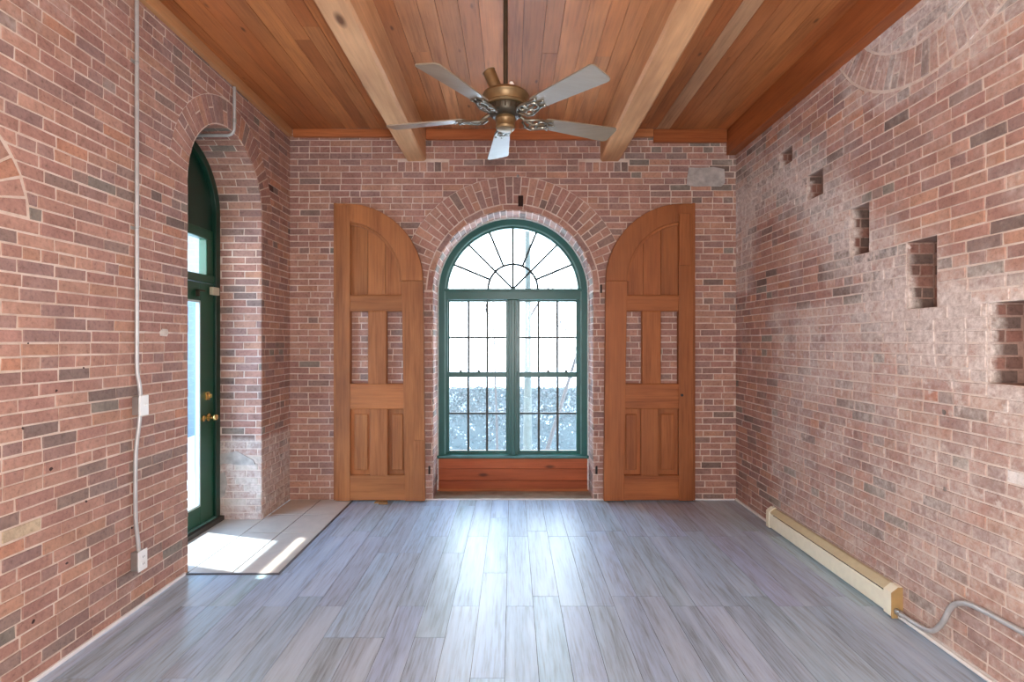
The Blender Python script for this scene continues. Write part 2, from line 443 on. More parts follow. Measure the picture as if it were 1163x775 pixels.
jl = lambda s, t, n: Vector((AC-AR+n, YB+s, t)); jr = lambda s, t, n: Vector((AC+AR-n, YB+s, t))
def so_b(s, t, n):
    a = t/AR; r = AR-n; return Vector((AC+r*math.cos(a), YB+s, AZ+r*math.sin(a)))
reveal(mb, jl, jr, so_b, 0, AZ, AR, RD-.02, lambda s, t: brick_col(.2))
mb.box(-.002+.06, .06+.05, YB-.010, YB+.02, 3.0, 3.11, lin(50, 34, 30), 0)      # dark slot of a missing brick end in the crown
# cement patch in the upper right
pp = [(1.78, 3.22), (1.86, 3.20), (2.0, 3.205), (2.13, 3.2), (2.17, 3.24), (2.165, 3.33), (2.16, 3.38), (2.05, 3.40), (1.93, 3.39), (1.80, 3.395), (1.785, 3.31)]
mb.prism(pp, YB-.014, YB+.01, mat=2)
tag(mb.build('wall_back', [M_brick, M_mortar, M_cement]), 'red brick end wall with a brick arch over its tall window', kind='structure')

# ---- left wall
DC, DZ, DR = 4.481, 2.75, .576
DD = .383                                   # reveal depth
mp_left = lambda s, t, n: Vector((WL+n, s, t))
mb = MB()
def sm_left(p):
    v = .07
    if p.x < WL-.01 or p.y > 4.9:
        if p.z < .72: v += .42
    if p.z < .25: v += .10
    if p.z > 3.0 and p.y < 3.2: v += .16
    return v
mb.sf = sm_left
mb.face([(WL, YR, 0), (WL, .6, 0), (WL, .6, ZC), (WL, YR, ZC)], mat=1)
slab_arch(mb, mp_left, .6, YB, 0, ZC, DC, DZ, DR)
A2C, A2Z, A2O, A2I = 2.17, 2.2, .445, .235
def col_left(s, t):
    if math.hypot(s-2.57, (t-.76)*1.5) < .07: return lin(196, 176, 150)
    if math.hypot(s-5.25, (t-3.07)*2) < .1 or math.hypot(s-4.72, (t-3.44)*2) < .08: return lin(92, 66, 60)
    if t < .25: return brick_col(.12)
    return brick_col(.04)
def clip_left(poly):
    ct = sum(p[1] for p in poly)/len(poly); cs = sum(p[0] for p in poly)/len(poly)
    if cs < 3.2: return out_arch(A2C, A2Z, A2O+.012)(poly) if ct > A2Z else poly
    return out_arch(DC, DZ, DR+.004)(poly) if ct < DZ else out_circle(DC, DZ, DR+.215)(poly)
courses(mb, mp_left, .9, YB, 0, ZC, clip=clip_left, col=col_left)
ring(mb, mp_left, DC, DZ, DR+.004, DR+.215, 0, PI, 31, col_left, split=2)
ring(mb, mp_left, A2C, A2Z, A2I, A2O, 0, PI, 15, col_left)
courses(mb, mp_left, A2C-.3, A2C+.3, A2Z, A2Z+.3, clip=in_circle(A2C, A2Z, A2I), col=col_left)
j0 = lambda s, t, n: Vector((WL-s, DC-DR+n, t)); j1 = lambda s, t, n: Vector((WL-s, DC+DR-n, t))
def so_l(s, t, n):
    a = t/DR; r = DR-n; return Vector((WL-s, DC+r*math.cos(a), DZ+r*math.sin(a)))
def col_jamb(s, t): return lin(190, 180, 168) if (t < .60 and random.random() < .35) else brick_col(.08)
reveal(mb, j0, j1, so_l, 0, DZ, DR, DD, col_jamb)
# smeared render left on the far jamb of the door recess
mb.prism([(WL-.37, .60), (WL-.22, .625), (WL-.07, .545), (WL-.05, .50), (WL-.2, .50), (WL-.33, .515), (WL-.37, .50)], DC+DR-.012, DC+DR+.01, mat=2)
mb.prism([(WL-.37, .20), (WL-.37, .42), (WL-.33, .44), (WL-.31, .33), (WL-.335, .22)], DC+DR-.011, DC+DR+.01, mat=2)
mb.face([mp_left(3.63+a, 1.677+b, .010) for a, b in ((-.045, -.02), (.03, -.024), (.045, .0), (.035, .022), (-.02, .026), (-.05, .006))], lin(214, 206, 198))
for px_, py_, r_ in ((62, 444, .009), (56, 533, .011), (96, 570, .009), (93, 418, .007), (24, 487, .009), (74, 640, .010), (36, 706, .012), (148, 600, .010), (30, 390, .006)):
    y_ = -WL*F/(CX-px_); z_ = EYE-(py_-CY)*y_/F
    P = [(y_+r_*random.uniform(.6, 1.3)*math.cos(2*PI*k/7), z_+.8*r_*random.uniform(.6, 1.3)*math.sin(2*PI*k/7)) for k in range(7)]
    mb.face([mp_left(a, b, .009) for a, b in P], lin(62, 42, 38))
tag(mb.build('wall_left', [M_brick, M_mortar, M_cement]), 'red brick side wall with the arched door recess', kind='structure')

# ---- right wall
mp_right = lambda s, t, n: Vector((WR-n, s, t))
def cz(z): return round(z/COURSE)*COURSE
pk = [(2.26, 2.68, cz(1.41), cz(1.80), .175), (3.00, 3.23, cz(1.80), cz(2.17), .16), (3.57, 3.77, cz(2.20), cz(2.53), .14), (4.10, 4.32, cz(2.68), cz(2.92), .12), (4.55, 4.76, cz(3.08), cz(3.25), .11)]
OC, OZ, OO, OI = 3.05, 4.10, 1.012, .81
def seg_d(y, z):
    P = [(5.6, 3.05), (4.76, 3.0), (4.2, 2.72), (3.7, 2.25), (3.2, 1.85), (2.4, 1.55), (1.5, 1.3)]; best = 9
    for (a, b), (c, d) in zip(P, P[1:]):
        t = max(0, min(1, ((y-a)*(c-a)+(z-b)*(d-b))/((c-a)**2+(d-b)**2))); best = min(best, math.hypot(y-a-(c-a)*t, z-b-(d-b)*t))
    return best
def smear_light_right(p):
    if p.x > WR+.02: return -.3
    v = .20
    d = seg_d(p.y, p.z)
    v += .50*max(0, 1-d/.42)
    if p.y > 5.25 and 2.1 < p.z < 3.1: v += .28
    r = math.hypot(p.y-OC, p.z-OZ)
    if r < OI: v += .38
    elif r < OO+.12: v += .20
    if p.z < 1.9 and p.y < 4.9: v += .22  # extra whitening low down: efflorescence plus window light put into the colour
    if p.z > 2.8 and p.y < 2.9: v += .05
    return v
mb = MB(); mb.sf = smear_light_right
mb.face([(WR, YR, 0), (WR, .6, 0), (WR, .6, ZC), (WR, YR, ZC)], mat=1)
ys = sorted({.6, YB} | {v for p in pk for v in p[:2]}); zs = sorted({0, ZC} | {v for p in pk for v in p[2:4]})
for a, b in zip(ys, ys[1:]):
    for c, d in zip(zs, zs[1:]):
        my, mz = (a+b)/2, (c+d)/2
        if any(p[0] < my < p[1] and p[2] < mz < p[3] for p in pk): continue
        mb.face([mp_right(a, c, 0), mp_right(b, c, 0), mp_right(b, d, 0), mp_right(a, d, 0)], mat=1)
def col_right(s, t):
    if math.hypot(s-2.53, (t-.985)*1.4) < .09: return lin(232, 230, 230)
    if math.hypot(s-3.05, (t-1.33)*1.4) < .06: return lin(188, 126, 102)
    d = seg_d(s, t)
    if d < .16 and random.random() < .22: return lin(*random.choice([(92, 78, 74), (104, 88, 82), (84, 74, 72)]))
    if d < .22: return brick_col(.5)
    if d < .45: return brick_col(.2)
    if math.hypot(s-OC, t-OZ) < OI: return brick_col(.5)
    return brick_col(.06)
courses(mb, mp_right, .9, YB, 0, ZC, clip=out_circle(OC, OZ, OO+.012), holes=[p[:4] for p in pk], col=col_right)
courses(mb, mp_right, OC-1, OC+1, cz(3.2), 3.7, clip=in_circle(OC, OZ, OI-.012), col=col_right, off=.06)
ring(mb, mp_right, OC, OZ, OI, OO, PI+.2, 2*PI-.2, 42, col_right, split=2, zmax=3.74)
for y0, y1, z0, z1, dp in pk:
    fm = lambda s, t, n, y1=y1: Vector((WR+s, y1-n, t)); nm = lambda s, t, n, y0=y0: Vector((WR+s, y0+n, t)); bm_ = lambda s, t, n, dp=dp: Vector((WR+dp-n, s, t))
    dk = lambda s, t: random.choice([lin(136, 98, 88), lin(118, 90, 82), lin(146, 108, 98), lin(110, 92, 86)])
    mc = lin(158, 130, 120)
    mb.face([fm(0, z0, 0), fm(dp, z0, 0), fm(dp, z1, 0), fm(0, z1, 0)], mc); mb.face([nm(0, z0, 0), nm(dp, z0, 0), nm(dp, z1, 0), nm(0, z1, 0)], mc)
    mb.face([bm_(y0, z0, 0), bm_(y1, z0, 0), bm_(y1, z1, 0), bm_(y0, z1, 0)], mc)
    for z in (z0, z1): mb.face([(WR, y0, z), (WR+dp, y0, z), (WR+dp, y1, z), (WR, y1, z)], mc)
    courses(mb, fm, .012, dp-.01, z0, z1-.01, col=dk, header=99, L=.16); courses(mb, bm_, y0+.01, y1-.01, z0, z1-.01, col=dk, header=99)
def hole(mp, s_, t_, r_):
    P = [(s_+r_*random.uniform(.6, 1.3)*math.cos(2*PI*k/7), t_+.8*r_*random.uniform(.6, 1.3)*math.sin(2*PI*k/7)) for k in range(7)]
    mb.face([mp(a, b, .009) for a, b in P], lin(58, 38, 34))
for px_, py_, r_ in ((932.6, 373, .010), (963.6, 387, .014), (1015, 367.6, .012), (1035, 396.6, .008), (1074, 468, .018), (966, 521, .011), (1075, 556, .015), (1062, 418, .008)):
    y_ = WR*F/(px_-CX); hole(mp_right, y_, EYE-(py_-CY)*y_/F, r_)
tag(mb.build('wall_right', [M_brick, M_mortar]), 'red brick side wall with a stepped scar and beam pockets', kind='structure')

# ---- wall behind the camera with an unseen opening sized for the sky fill
mb = MB()
for a, b, c, d in ((WL, -.6, 0, ZC), (.6, WR, 0, ZC), (-.6, .6, 0, .6), (-.6, .6, 2.8, ZC)): mb.box(a, b, YR-.3, YR, c, d, lin(170, 110, 95))
tag(mb.build('wall_rear', simple('rear_brick', lin(172, 118, 102), .9, var=.15)), kind='structure')

# ------------------------------------------------------------------ floor
mb = MB()
TX, TY = -1.63, 3.88
mb.box(WL-.1, WR+.1, YR, YB+.05, -.06, -.004, mat=1); mb.box(WL-DD-.1, WL, DC-DR, DC+DR, -.06, -.004, mat=1)
x = -.038-.166*14
FP = [(172, 196, 220), (166, 189, 213), (177, 201, 225), (166, 188, 208)]
while x < WR:
    x0, x1 = max(x, WL), min(x+.166, WR)
    if x1-x0 > .02:
        y = random.choice([2.68, 3.41, 3.05, 2.32, 3.41])-1.22*6
        while y < YB:
            y0, y1 = max(y, -3.9), min(y+1.22, YB-.004)
            if x0 < TX: y1 = min(y1, YB if x0 >= TX else TY-.012)
            if y1 > y0:
                c = lin(*[v*random.uniform(.98, 1.02) for v in random.choice(FP)])
                xa, xb = x0+.0014, x1-.0014
                if x0 < TX < x1 and y+1.22 > TY:      # plank beside the tiles is ripped to width
                    c2 = c
                    if min(y+1.22, YB) > TY: mb.box(TX+.012, xb, max(y, TY-.012), min(y+1.22, YB)-.0015, -.006, 0, c2)
                mb.box(xa, xb, y0, y1-.003, -.006, 0, c)
            elif x0 < TX < x1: mb.box(TX+.012, x1-.0008, max(y, TY-.012), min(y+1.22, YB)-.0015, -.006, 0, lin(*random.choice(FP)))
            y += 1.22
    x += .166
for ya_, yb2 in ((DC-DR+.006, 4.497), (4.503, DC+DR-.006)): mb.box(WL-DD, WL+.009, ya_, yb2, -.006, .006, lin(200, 190, 170), 2)
mb.box(WL-DD, WL+.011, DC-DR, DC+DR, -.006, .002, mat=3)
tag(mb.build('floor', [M_floor, M_base, M_tile, M_grout]), 'grey wood plank floor', kind='structure')

# ---- tiled landing at the door
mb = MB(); T = .0
mb.box(WL+.012, TX, TY, YB-.012, -.004, .002, mat=1)
tw = (TX-WL)/2
xs = [WL-DD+.005, WL+.012, WL+tw, TX]; yy = [TY, TY+.82, TY+1.32, YB]
for xi in range(3):
    for yi in range(3):
        xa, xb = xs[xi], xs[xi+1]; ya, yb = yy[yi], yy[yi+1]
        yb = min(yb, YB-.012)
        if xi and yb > ya: mb.box(xa+.005, xb-.005, ya+.005, yb-.005, 0, .006, lin(200, 190, 170))
tag(mb.build('tile_landing', [M_tile, M_grout]), 'pale square tiles set in the floor in front of the green door', 'tiles')
M_strip = simple('strip_metal', lin(110, 110, 112), .4, .6)
mb = MB(); mb.box(WL+.012, TX+.012, TY-.013, TY-.001, 0, .010); tag(mb.build('edge_strip', M_strip, bevel=.002), 'thin dark metal strip along the near end of the pale tiles', 'edging strip')
mb = MB(); mb.box(TX+.001, TX+.012, TY, YB-.012, 0, .010); tag(mb.build('edge_strip', M_strip, bevel=.002), 'thin dark metal strip along the right side of the pale tiles', 'edging strip')

# ---- baseboard strips
for nm, bx in (('baseboard_right', (WR-.018, WR-.002, .5, YB-.02, 0, .024)), ('baseboard_left', (WL+.002, WL+.018, .5, TY-.02, 0, .022)), ('baseboard_back', (TX+.02, WR-.018, YB-.016, YB-.004, 0, .014))):
    mb = MB(); mb.box(*bx); tag(mb.build(nm, M_white, bevel=.004), kind='structure')
mb = MB(); mb.box(AC-AR-.02, AC+AR+.02, YB-.003, YW+.02, -.06, -.001); tag(mb.build('trim_1', M_stone, bevel=.004), 'worn stone ledge on the floor of the window recess', kind='structure')

# ------------------------------------------------------------------ ceiling
mb = MB()
CP = [(186, 120, 72), (178, 110, 64), (192, 127, 80), (182, 114, 67), (172, 104, 60), (188, 121, 74)]
mb.box(WL-.05, WR+.05, YR, YB+.02, ZC+.022, ZC+.06, mat=1)
x = WL
while x < WR-.01:
    wd = random.choice((.118, .132, .145, .16)); x1 = min(x+wd, WR)
    y = YR+random.uniform(0, 1.5)
    ycur = YR
    while ycur < YB:
        yn = min(ycur+random.uniform(2.2, 4.5), YB)
        base = random.choice(CP)
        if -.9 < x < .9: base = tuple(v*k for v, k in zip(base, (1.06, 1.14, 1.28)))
        if 1.42 < x < 1.56: base = (176, 138, 108)
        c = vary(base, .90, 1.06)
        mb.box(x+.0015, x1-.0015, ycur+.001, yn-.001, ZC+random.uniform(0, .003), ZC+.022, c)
        ycur = yn
    x = x1
tag(mb.build('ceiling', [M_ceil, M_base]), 'orange pine board ceiling', kind='structure')

def beam(x0, x1, z0, z1, y0, y1, label, seed, col):
    random.seed(seed); mb = MB(); n = 26; prof = [(x0, z1), (x0, z0+.02), (x0+.018, z0), (x1-.018, z0), (x1, z0+.02), (x1, z1)]
    V = []
    for i in range(n+1):
        y = y0+(y1-y0)*i/n
        for k, (px, pz) in enumerate(prof):
            q = Vector((px*2, y*1.3, k+seed)); V.append((px+.008*noise.noise(q), y, pz+(.007*noise.noise(q+Vector((9, 0, 0))) if 0 < k < 5 else 0)))
    m = len(prof); fs = [(i*m+k, i*m+k+1, (i+1)*m+k+1, (i+1)*m+k) for i in range(n) for k in range(m-1)]
    fs += [tuple(range(m)), tuple(range(n*m+m-1, n*m-1, -1)), ]
    mb.shared(V, fs, col)
    return tag(mb.build('ceiling_beam', M_beam, loc=((x0+x1)/2, y1, z0)), label, 'beam', 'ceiling beams')
beam(-1.085, -.885, 3.462, ZC, -3.9, YB-.002, 'thick rough timber ceiling beam left of the ceiling fan', 3, lin(208, 164, 124))
beam(.895, 1.10, 3.462, ZC, -3.9, YB-.002, 'thick rough timber ceiling beam right of the ceiling fan', 5, lin(206, 158, 116))
random.seed(11)
def board(name, b, mat, label, col, bev=.004, cat='timber board'):
    mb = MB(); mb.box(*b, col); return tag(mb.build(name, mat, loc=((b[0]+b[1])/2, (b[2]+b[3])/2, b[4]), bevel=bev), label, cat)
board('wall_plate', (WL+.001, WL+.045, -3.9, YB-.05, 3.695, ZC-.001), M_beam, 'long pale timber running along the top of the wall with the green door', lin(186, 138, 96), cat='timber')
board('edge_joist', (2.185, WR-.001, -3.9, YB-.002, 3.522, ZC-.001), M_ceil, 'dark orange timber boxing along the top of the wall above the heater', lin(158, 88, 46), cat='timber')
board('ledger_board', (WL+.05, -1.09, YB-.045, YB-.002, 3.70, ZC-.001), M_beamx, 'short ledger board at the ceiling between the left corner and a beam', lin(184, 112, 68))
board('ledger_board', (-.88, .89, YB-.045, YB-.002, 3.672, ZC-.001), M_beamx, 'ledger board at the ceiling between the two beams, behind the fan', lin(180, 108, 66))
board('ledger_board', (1.105, 1.43, YB-.05, YB-.002, 3.70, ZC-.001), M_beamx, 'short paler ledger block at the ceiling just right of the right beam', lin(190, 124, 80))
board('ledger_board', (1.435, 2.18, YB-.04, YB-.002, 3.645, ZC-.001), M_beamx, 'dark ledger board at the ceiling nearest the right corner', lin(160, 92, 52))

# ------------------------------------------------------------------ window
S2 = YW/F
def wx(px): return (px-CX)*S2
def wz(py): return EYE-(py-CY)*S2
def arc(c, zc, r, a0, a1, n=40): return [(c+r*math.cos(a0+(a1-a0)*k/n), zc+r*math.sin(a0+(a1-a0)*k/n)) for k in range(n+1)]
win = tag(empty('window_1', (AC, YW, wz(519))), 'tall arched window with teal green frame and fanlight', kind='structure')
zb = wz(519); GR = .712; zt0, zt1 = wz(340.5), wz(328)
mb = MB()
o_ = [(AC+AR-.004, zb)]+arc(AC, AZ, AR-.004, 0, PI)+[(AC-AR+.004, zb)]
i_ = [(AC+AR-.085, zb)]+arc(AC, AZ, AR-.085, 0, PI)+[(AC-AR+.085, zb)]
mb.strip(o_, i_, YW-.01, YW+.12)
mb.build('window_frame', M_teal, win, bevel=.006)
mb = MB()                                                            # stepped inner moulding of the frame
o_ = [(AC+AR-.08, zb)]+arc(AC, AZ, AR-.08, 0, PI)+[(AC-AR+.08, zb)]
i_ = [(AC+GR, zb)]+arc(AC, AZ, GR, 0, PI)+[(AC-GR, zb)]
mb.strip(o_, i_, YW+.03, YW+.10)
mb.build('inner_moulding', M_teal, win, bevel=.004)
mb = MB()                                                            # worn bead
mb.strip([(AC+AR-.076, zb)]+arc(AC, AZ, AR-.076, 0, PI)+[(AC-AR+.076, zb)], [(AC+AR-.09, zb)]+arc(AC, AZ, AR-.09, 0, PI)+[(AC-AR+.09, zb)], YW-.015, YW-.002)
mb.build('bead', M_teal_l, win)
mb = MB()
o_ = [(AC+AR+.0, 0.02)]+arc(AC, AZ, AR+.0, 0, PI)+[(AC-AR-.0, .02)]
i_ = [(AC+AR-.016, 0.02)]+arc(AC, AZ, AR-.016, 0, PI)+[(AC-AR+.016, .02)]
mb.strip(o_, i_, YW-.045, YW-.012)
mb.build('caulk_line', M_caulk, win)
mb = MB(); mb.box(AC-AR+.05, AC+AR-.05, YW-.005, YW+.11, zt0, zt1-.01); mb.box(AC-AR+.07, AC+AR-.07, YW-.02, YW+.02, zt1-.03, zt1); mb.build('transom_bar', M_teal, win, bevel=.005)
mb = MB(); mb.box(AC-.045, AC+.045, YW+.0, YW+.11, zb, zt0); mb.box(AC-.02, AC+.02, YW-.012, YW+.0, zb, zt0); mb.build('center_mullion', M_teal, win, bevel=.005)
mb = MB(); mb.box(AC-AR+.0, AC+AR-.0, YW-.05, YW+.12, zb-.012, zb+.022); mb.build('window_sill', M_teal, win, bevel=.005)
mb = MB(); mb.box(AC-AR+.02, AC+AR-.02, YW-.056, YW-.048, zb+.002, zb+.016); mb.build('sill_edge', M_teal_l, win)
# fanlight
mb = MB(); fr = 28.4*S2; fz = zt1
def spoke(a, r0, r1):
    d = Vector((math.cos(a), 0, math.sin(a))); p = Vector((AC, YW+.05, fz)); mb.tube([p+d*r0, p+d*r1], .0135, 6)
for k in range(1, 8):
    a = PI*k/8; dz_ = fz-AZ; r1 = -dz_*math.sin(a)+math.sqrt(GR*GR-(dz_*math.cos(a))**2)
    spoke(a, 0 if k in (2, 4, 6) else fr, r1)
mb.tube([(AC+fr*math.cos(a), YW+.05, fz+fr*math.sin(a)) for a in [PI*k/24 for k in range(25)]], .014, 6)
mb.build('fanlight_muntins', M_munt, win)
mb = MB(); P = [(AC+GR*math.cos(a), AZ+GR*math.sin(a)) for a in [math.asin((fz-AZ)/GR)+(PI-2*math.asin((fz-AZ)/GR))*k/40 for k in range(41)]]
mb.prism(P, YW+.058, YW+.062); mb.build('fanlight_pane', M_glass, win)
for sgn in (-1, 1):
    xi, xo = AC+sgn*.045, AC+sgn*(AR-.10)
    xa, xb = min(xi, xo), max(xi, xo)
    gl0, gl1 = (wx(510), wx(574.5)) if sgn < 0 else (wx(590.7), wx(655))
    zm0, zm1 = wz(429), wz(423.5)
    up = empty('upper_sash', ((xa+xb)/2, YW+.08, zm0), win)
    mb = MB(); z0, z1 = zm0, zt0
    mb.box(xa, gl0, YW+.065, YW+.10, z0, z1); mb.box(gl1, xb, YW+.065, YW+.10, z0, z1); mb.box(gl0, gl1, YW+.065, YW+.10, z0, zm1); mb.box(gl0, gl1, YW+.065, YW+.10, wz(342.5), z1)
    mb.build('sash_frame', M_teal, up, bevel=.003)
    mv = MB()
    for q in (1, 2): xm = gl0+(gl1-gl0)*q/3; mv.box(xm-.012, xm+.012, YW+.072, YW+.094, zm1, wz(342.5))
    mv.box(gl0, gl1, YW+.071, YW+.095, wz(383.5)-.010, wz(383.5)+.010); mv.build('muntins', M_munt, up)
    g = MB(); g.box(gl0, gl1, YW+.081, YW+.085, zm1, wz(342.5)); g.build('pane', M_glass, up)
    lo = empty('lower_sash', ((xa+xb)/2, YW+.05, zb), win)
    gb = wz(512.5); mb = MB()
    mb.box(xa, gl0, YW+.03, YW+.062, zb+.02, zm1+.006); mb.box(gl1, xb, YW+.03, YW+.062, zb+.02, zm1+.006); mb.box(gl0, gl1, YW+.03, YW+.062, zm0, zm1+.006); mb.box(gl0, gl1, YW+.03, YW+.062, zb+.02, gb)
    mb.build('sash_frame', M_teal, lo, bevel=.003)
    mv = MB()
    for q in (1, 2): xm = gl0+(gl1-gl0)*q/3; mv.box(xm-.012, xm+.012, YW+.036, YW+.056, gb, zm0)
    mv.box(gl0, gl1, YW+.035, YW+.057, wz(470.3)-.010, wz(470.3)+.010); mv.build('muntins', M_munt, lo)
    g = MB(); g.box(gl0, gl1, YW+.044, YW+.048, gb, zm0); g.build('pane', M_glass, lo)
    for q in (.2, .52) if sgn < 0 else (.5, .82):
        xm = gl0+(gl1-gl0)*q; l = MB()
        l.lathe([(0, 0), (.018, 0), (.018, .008), (.008, .012), (.008, .02), (0, .022)], (xm, YW+.045, zm1+.006), 12); l.box(xm-.03, xm+.012, YW+.036, YW+.052, zm1+.018, zm1+.026)
        l.build('sash_lock', M_bronze_d, lo, bevel=.002)

pan = empty('wood_panel', (AC, YW, 0), win)
zp = [.0, .115, .24, zb-.014]
for k in range(3):
    mb = MB(); mb.box(AC-AR-.006, AC+AR+.006, YW-.015-(.012 if k == 0 else 0), YW+.03, zp[k]+.001, zp[k+1]-.001, lin(168+6*k, 88+4*k, 50+3*k)); mb.build('board', M_beamx, pan, bevel=.003)
mb = MB(); mb.box(AC-AR+.012, AC+AR-.012, YW-.034, YW-.0275, 0, .03, lin(180, 110, 66)); mb.build('bottom_moulding', M_beamx, pan, bevel=.003)

# iron pintles left in the jambs
for px_, z_, lb in ((-.912, 2.16, 'small dark iron hinge pin in the brick by the arch, upper left of the window'), (.905, 2.16, 'small dark iron hinge pin in the brick by the arch, upper right of the window'),
                    (-.848, .31, 'small dark iron hinge pin low on the left jamb of the window'), (.858, .31, 'small dark iron hinge pin low on the right jamb of the window')):
    mb = MB(); mb.box(px_-.010, px_+.010, YB-.012, YB-.002, z_-.045, z_+.035); mb.tube([(px_, YB-.018, z_-.035), (px_, YB-.018, z_+.04)], .007, 10)
    tag(mb.build('hinge_pin', M_iron, loc=(px_, YB, z_-.06)), lb, 'hinge')

# ------------------------------------------------------------------ shutters
YS1 = YB-.012; YS0 = YS1-.072        # back and front face
SS = YS0/F
def shutter(mirror, label):
    X = lambda px: ((px-CX)*SS)
    Z = lambda py: EYE-(py-CY)*SS
    # left shutter's drawing in pixels; right one is mirrored about 584.5
    fx = (lambda px: X(1168.5-px)) if mirror else X
    root = tag(empty('window_shutter', (fx(432), (YS0+YS1)/2, 0)), label, 'shutter', None)
    zf = .012
    def bx(mb, a, b, t, bt, y0, y1, c): mb.box(min(fx(a), fx(b)), max(fx(a), fx(b)), y0, y1, max(zf, Z(bt)), Z(t), c)
    tone = (lambda: vary((170, 110, 66), .93, 1.05)) if not mirror else (lambda: vary((164, 101, 58), .93, 1.05))
    # outer (square) stile
    mb = MB(); bx(mb, 381, 397.5, 233, 570, YS0, YS1, tone()); mb.build('stile', M_shut, root, bevel=.005)
    mb = MB(); bx(mb, 378, 381.2, 230, 570, YS0+.022, YS1, tone()); mb.build('rebate_strip', M_shut, root, bevel=.003)
    # arch stile: curved upper band then straight post
    ccx, ccz, ro, ri = 392.0, 319.0, 88.0, 64.0
    n = 22; a0, a1 = 0, PI/2
    O = [(fx(ccx+ro*math.cos(a)), Z(ccz-ro*math.sin(a))) for a in [a0+(a1-a0)*k/n for k in range(n+1)]]
    I = [(fx(ccx+ri*math.cos(a)), Z(ccz-(ri+3)*math.sin(a))) for a in [a0+(a1-a0)*k/n for k in range(n+1)]]
    O.append((fx(381.3), Z(231))); I.append((fx(381.3), Z(252)))
    mb = MB(); mb.strip(O, I, YS0+.002, YS1, tone()); mb.build('arched_rail', M_shut, root, bevel=.005)
    mb = MB(); pts = [(fx(460), zf), (fx(482.5), zf), (fx(480), Z(319.2)), (fx(456), Z(319.2))]
    mb.prism(pts if not mirror else pts[::-1], YS0, YS1, tone()); mb.build('stile', M_shut, root, bevel=.004)
    for a, b, t, bt in ((397, 461, 335, 354), (397, 461, 436, 465), (397, 461, 540, 569)):
        mb = MB(); bx(mb, a, b, t, bt, YS0+.003, YS1, tone()); mb.build('rail', M_shutx, root, bevel=.012)
    mb = MB(); bx(mb, 417.5, 439, 353, 437, YS0+.001, YS1, tone()); mb.build('muntin_post', M_shut, root, bevel=.012)
    mb = MB(); bx(mb, 420, 440.5, 464, 541, YS0+.001, YS1, tone()); mb.build('muntin_post', M_shut, root, bevel=.012)
    # arched panel of three boards
    for a, b in ((397, 416.5), (417, 436.5), (437, 461)):
        xs_ = [a+(b-a)*k/6 for k in range(7)]
        top = [(fx(q), Z(ccz-(ri+4)*math.sqrt(max(0, 1-((q-ccx)/(ri+1.5))**2)))) for q in xs_]
        pts = [(fx(b), Z(337)), (fx(a), Z(337))]+top
        mb = MB(); mb.prism(pts, YS0+.040, YS1-.008, tone()); mb.build('panel', M_shut, root)
    # bead round the arched panel
    I2 = [(fx(ccx+(ri-3)*math.cos(a)), Z(ccz-(ri-.2)*math.sin(a))) for a in [a0+(a1-a0)*k/n for k in range(n+1)]]
    mb = MB(); mb.strip(I[:-1], I2, YS0+.018, YS1-.01, tone()); mb.build('bead', M_shut, root, bevel=.003)
    # lower fielded panels
    for a, b in ((397, 421), (440, 461)):
        mb = MB(); bx(mb, a, b, 463, 542, YS0+.044, YS1-.008, tone()); mb.build('panel', M_shut, root)
        mb = MB(); bx(mb, a+4.5, b-4, 471, 535, YS0+.026, YS0+.046, tone()); mb.build('raised_field', M_shut, root, bevel=.014)
    if mirror:
        mb = MB(); mb.box(X(771), X(784), YS0-.022, YS0+.001, Z(302), Z(243), tone()); mb.build('overlay_block', M_shut, root, bevel=.006)
        mb = MB(); mb.lathe([(.0, -.004), (.014, -.004), (.014, .004), (0, .004)], (X(774.5), YS0-.003, Z(449)), 14, M=Matrix.Rotation(PI/2, 3, 'X')); mb.build('bolt_hole', M_slot, root)
    else:
        mb = MB(); bx(mb, 470, 481, 500, 569, YS0-.012, YS0+.001, tone()); mb.build('patch_strip', M_shut, root, bevel=.003)
random.seed(21)
shutter(False, 'tall arched orange pine shutter leaning on the wall left of the window')
shutter(True, 'tall arched orange pine shutter with a bolt hole, right of the window')
for a in ((-.06,),):
    blk = MB(); bx0 = (433-CX)*.0088; blk.box(bx0-.07, bx0+.05, YS0-.05, YS0+.02, .0, .011, lin(178, 140, 92)); blk.box(bx0-.02, bx0+.07, YS0-.085, YS0-.052, .0, .022, lin(150, 112, 70))
    tag(blk.build('wood_scrap', M_beamx, loc=(bx0, YS0, 0), bevel=.003), 'small scraps of wood wedged on the floor under the left shutter', 'wood scraps')

# ------------------------------------------------------------------ green door in the left recess
XD = WL-DD                                             # door plane
door = tag(empty('door_1', (XD, DC, 0)), 'dark green glazed door with arched panel above in the brick recess', kind='structure')
mpd = lambda x, y, z: (XD+y, x, z)                     # local drawing: x->Y, y->depth, z
def dstrip(O, I, y0, y1, nm, mat, par=door, bev=.004):
    mb = MB(); mb.strip(O, I, y0, y1); mb.v = [Vector((XD+p.y, p.x, p.z)) for p in mb.v]; return mb.build(nm, mat, par, bevel=bev)
dstrip([(DC+DR-.003, .0)]+arc(DC, DZ, DR-.003, 0, PI)+[(DC-DR+.003, .0)], [(DC+DR-.075, .0)]+arc(DC, DZ, DR-.075, 0, PI)+[(DC-DR+.075, .0)], -.12, .012, 'door_frame', M_green_d)
def dbox(mb, y0, y1, z0, z1, d0, d1): mb.box(XD+d0, XD+d1, y0, y1, z0, z1)
ya, yb_ = DC-DR+.078, DC+DR-.078
P = [(DC+(DR-.072)*math.cos(a), DZ+(DR-.072)*math.sin(a)) for a in [PI*k/30 for k in range(31)]]
mb = MB(); P = [(ya-.004, 2.60)]+[(yb_+.004, 2.60)]+P
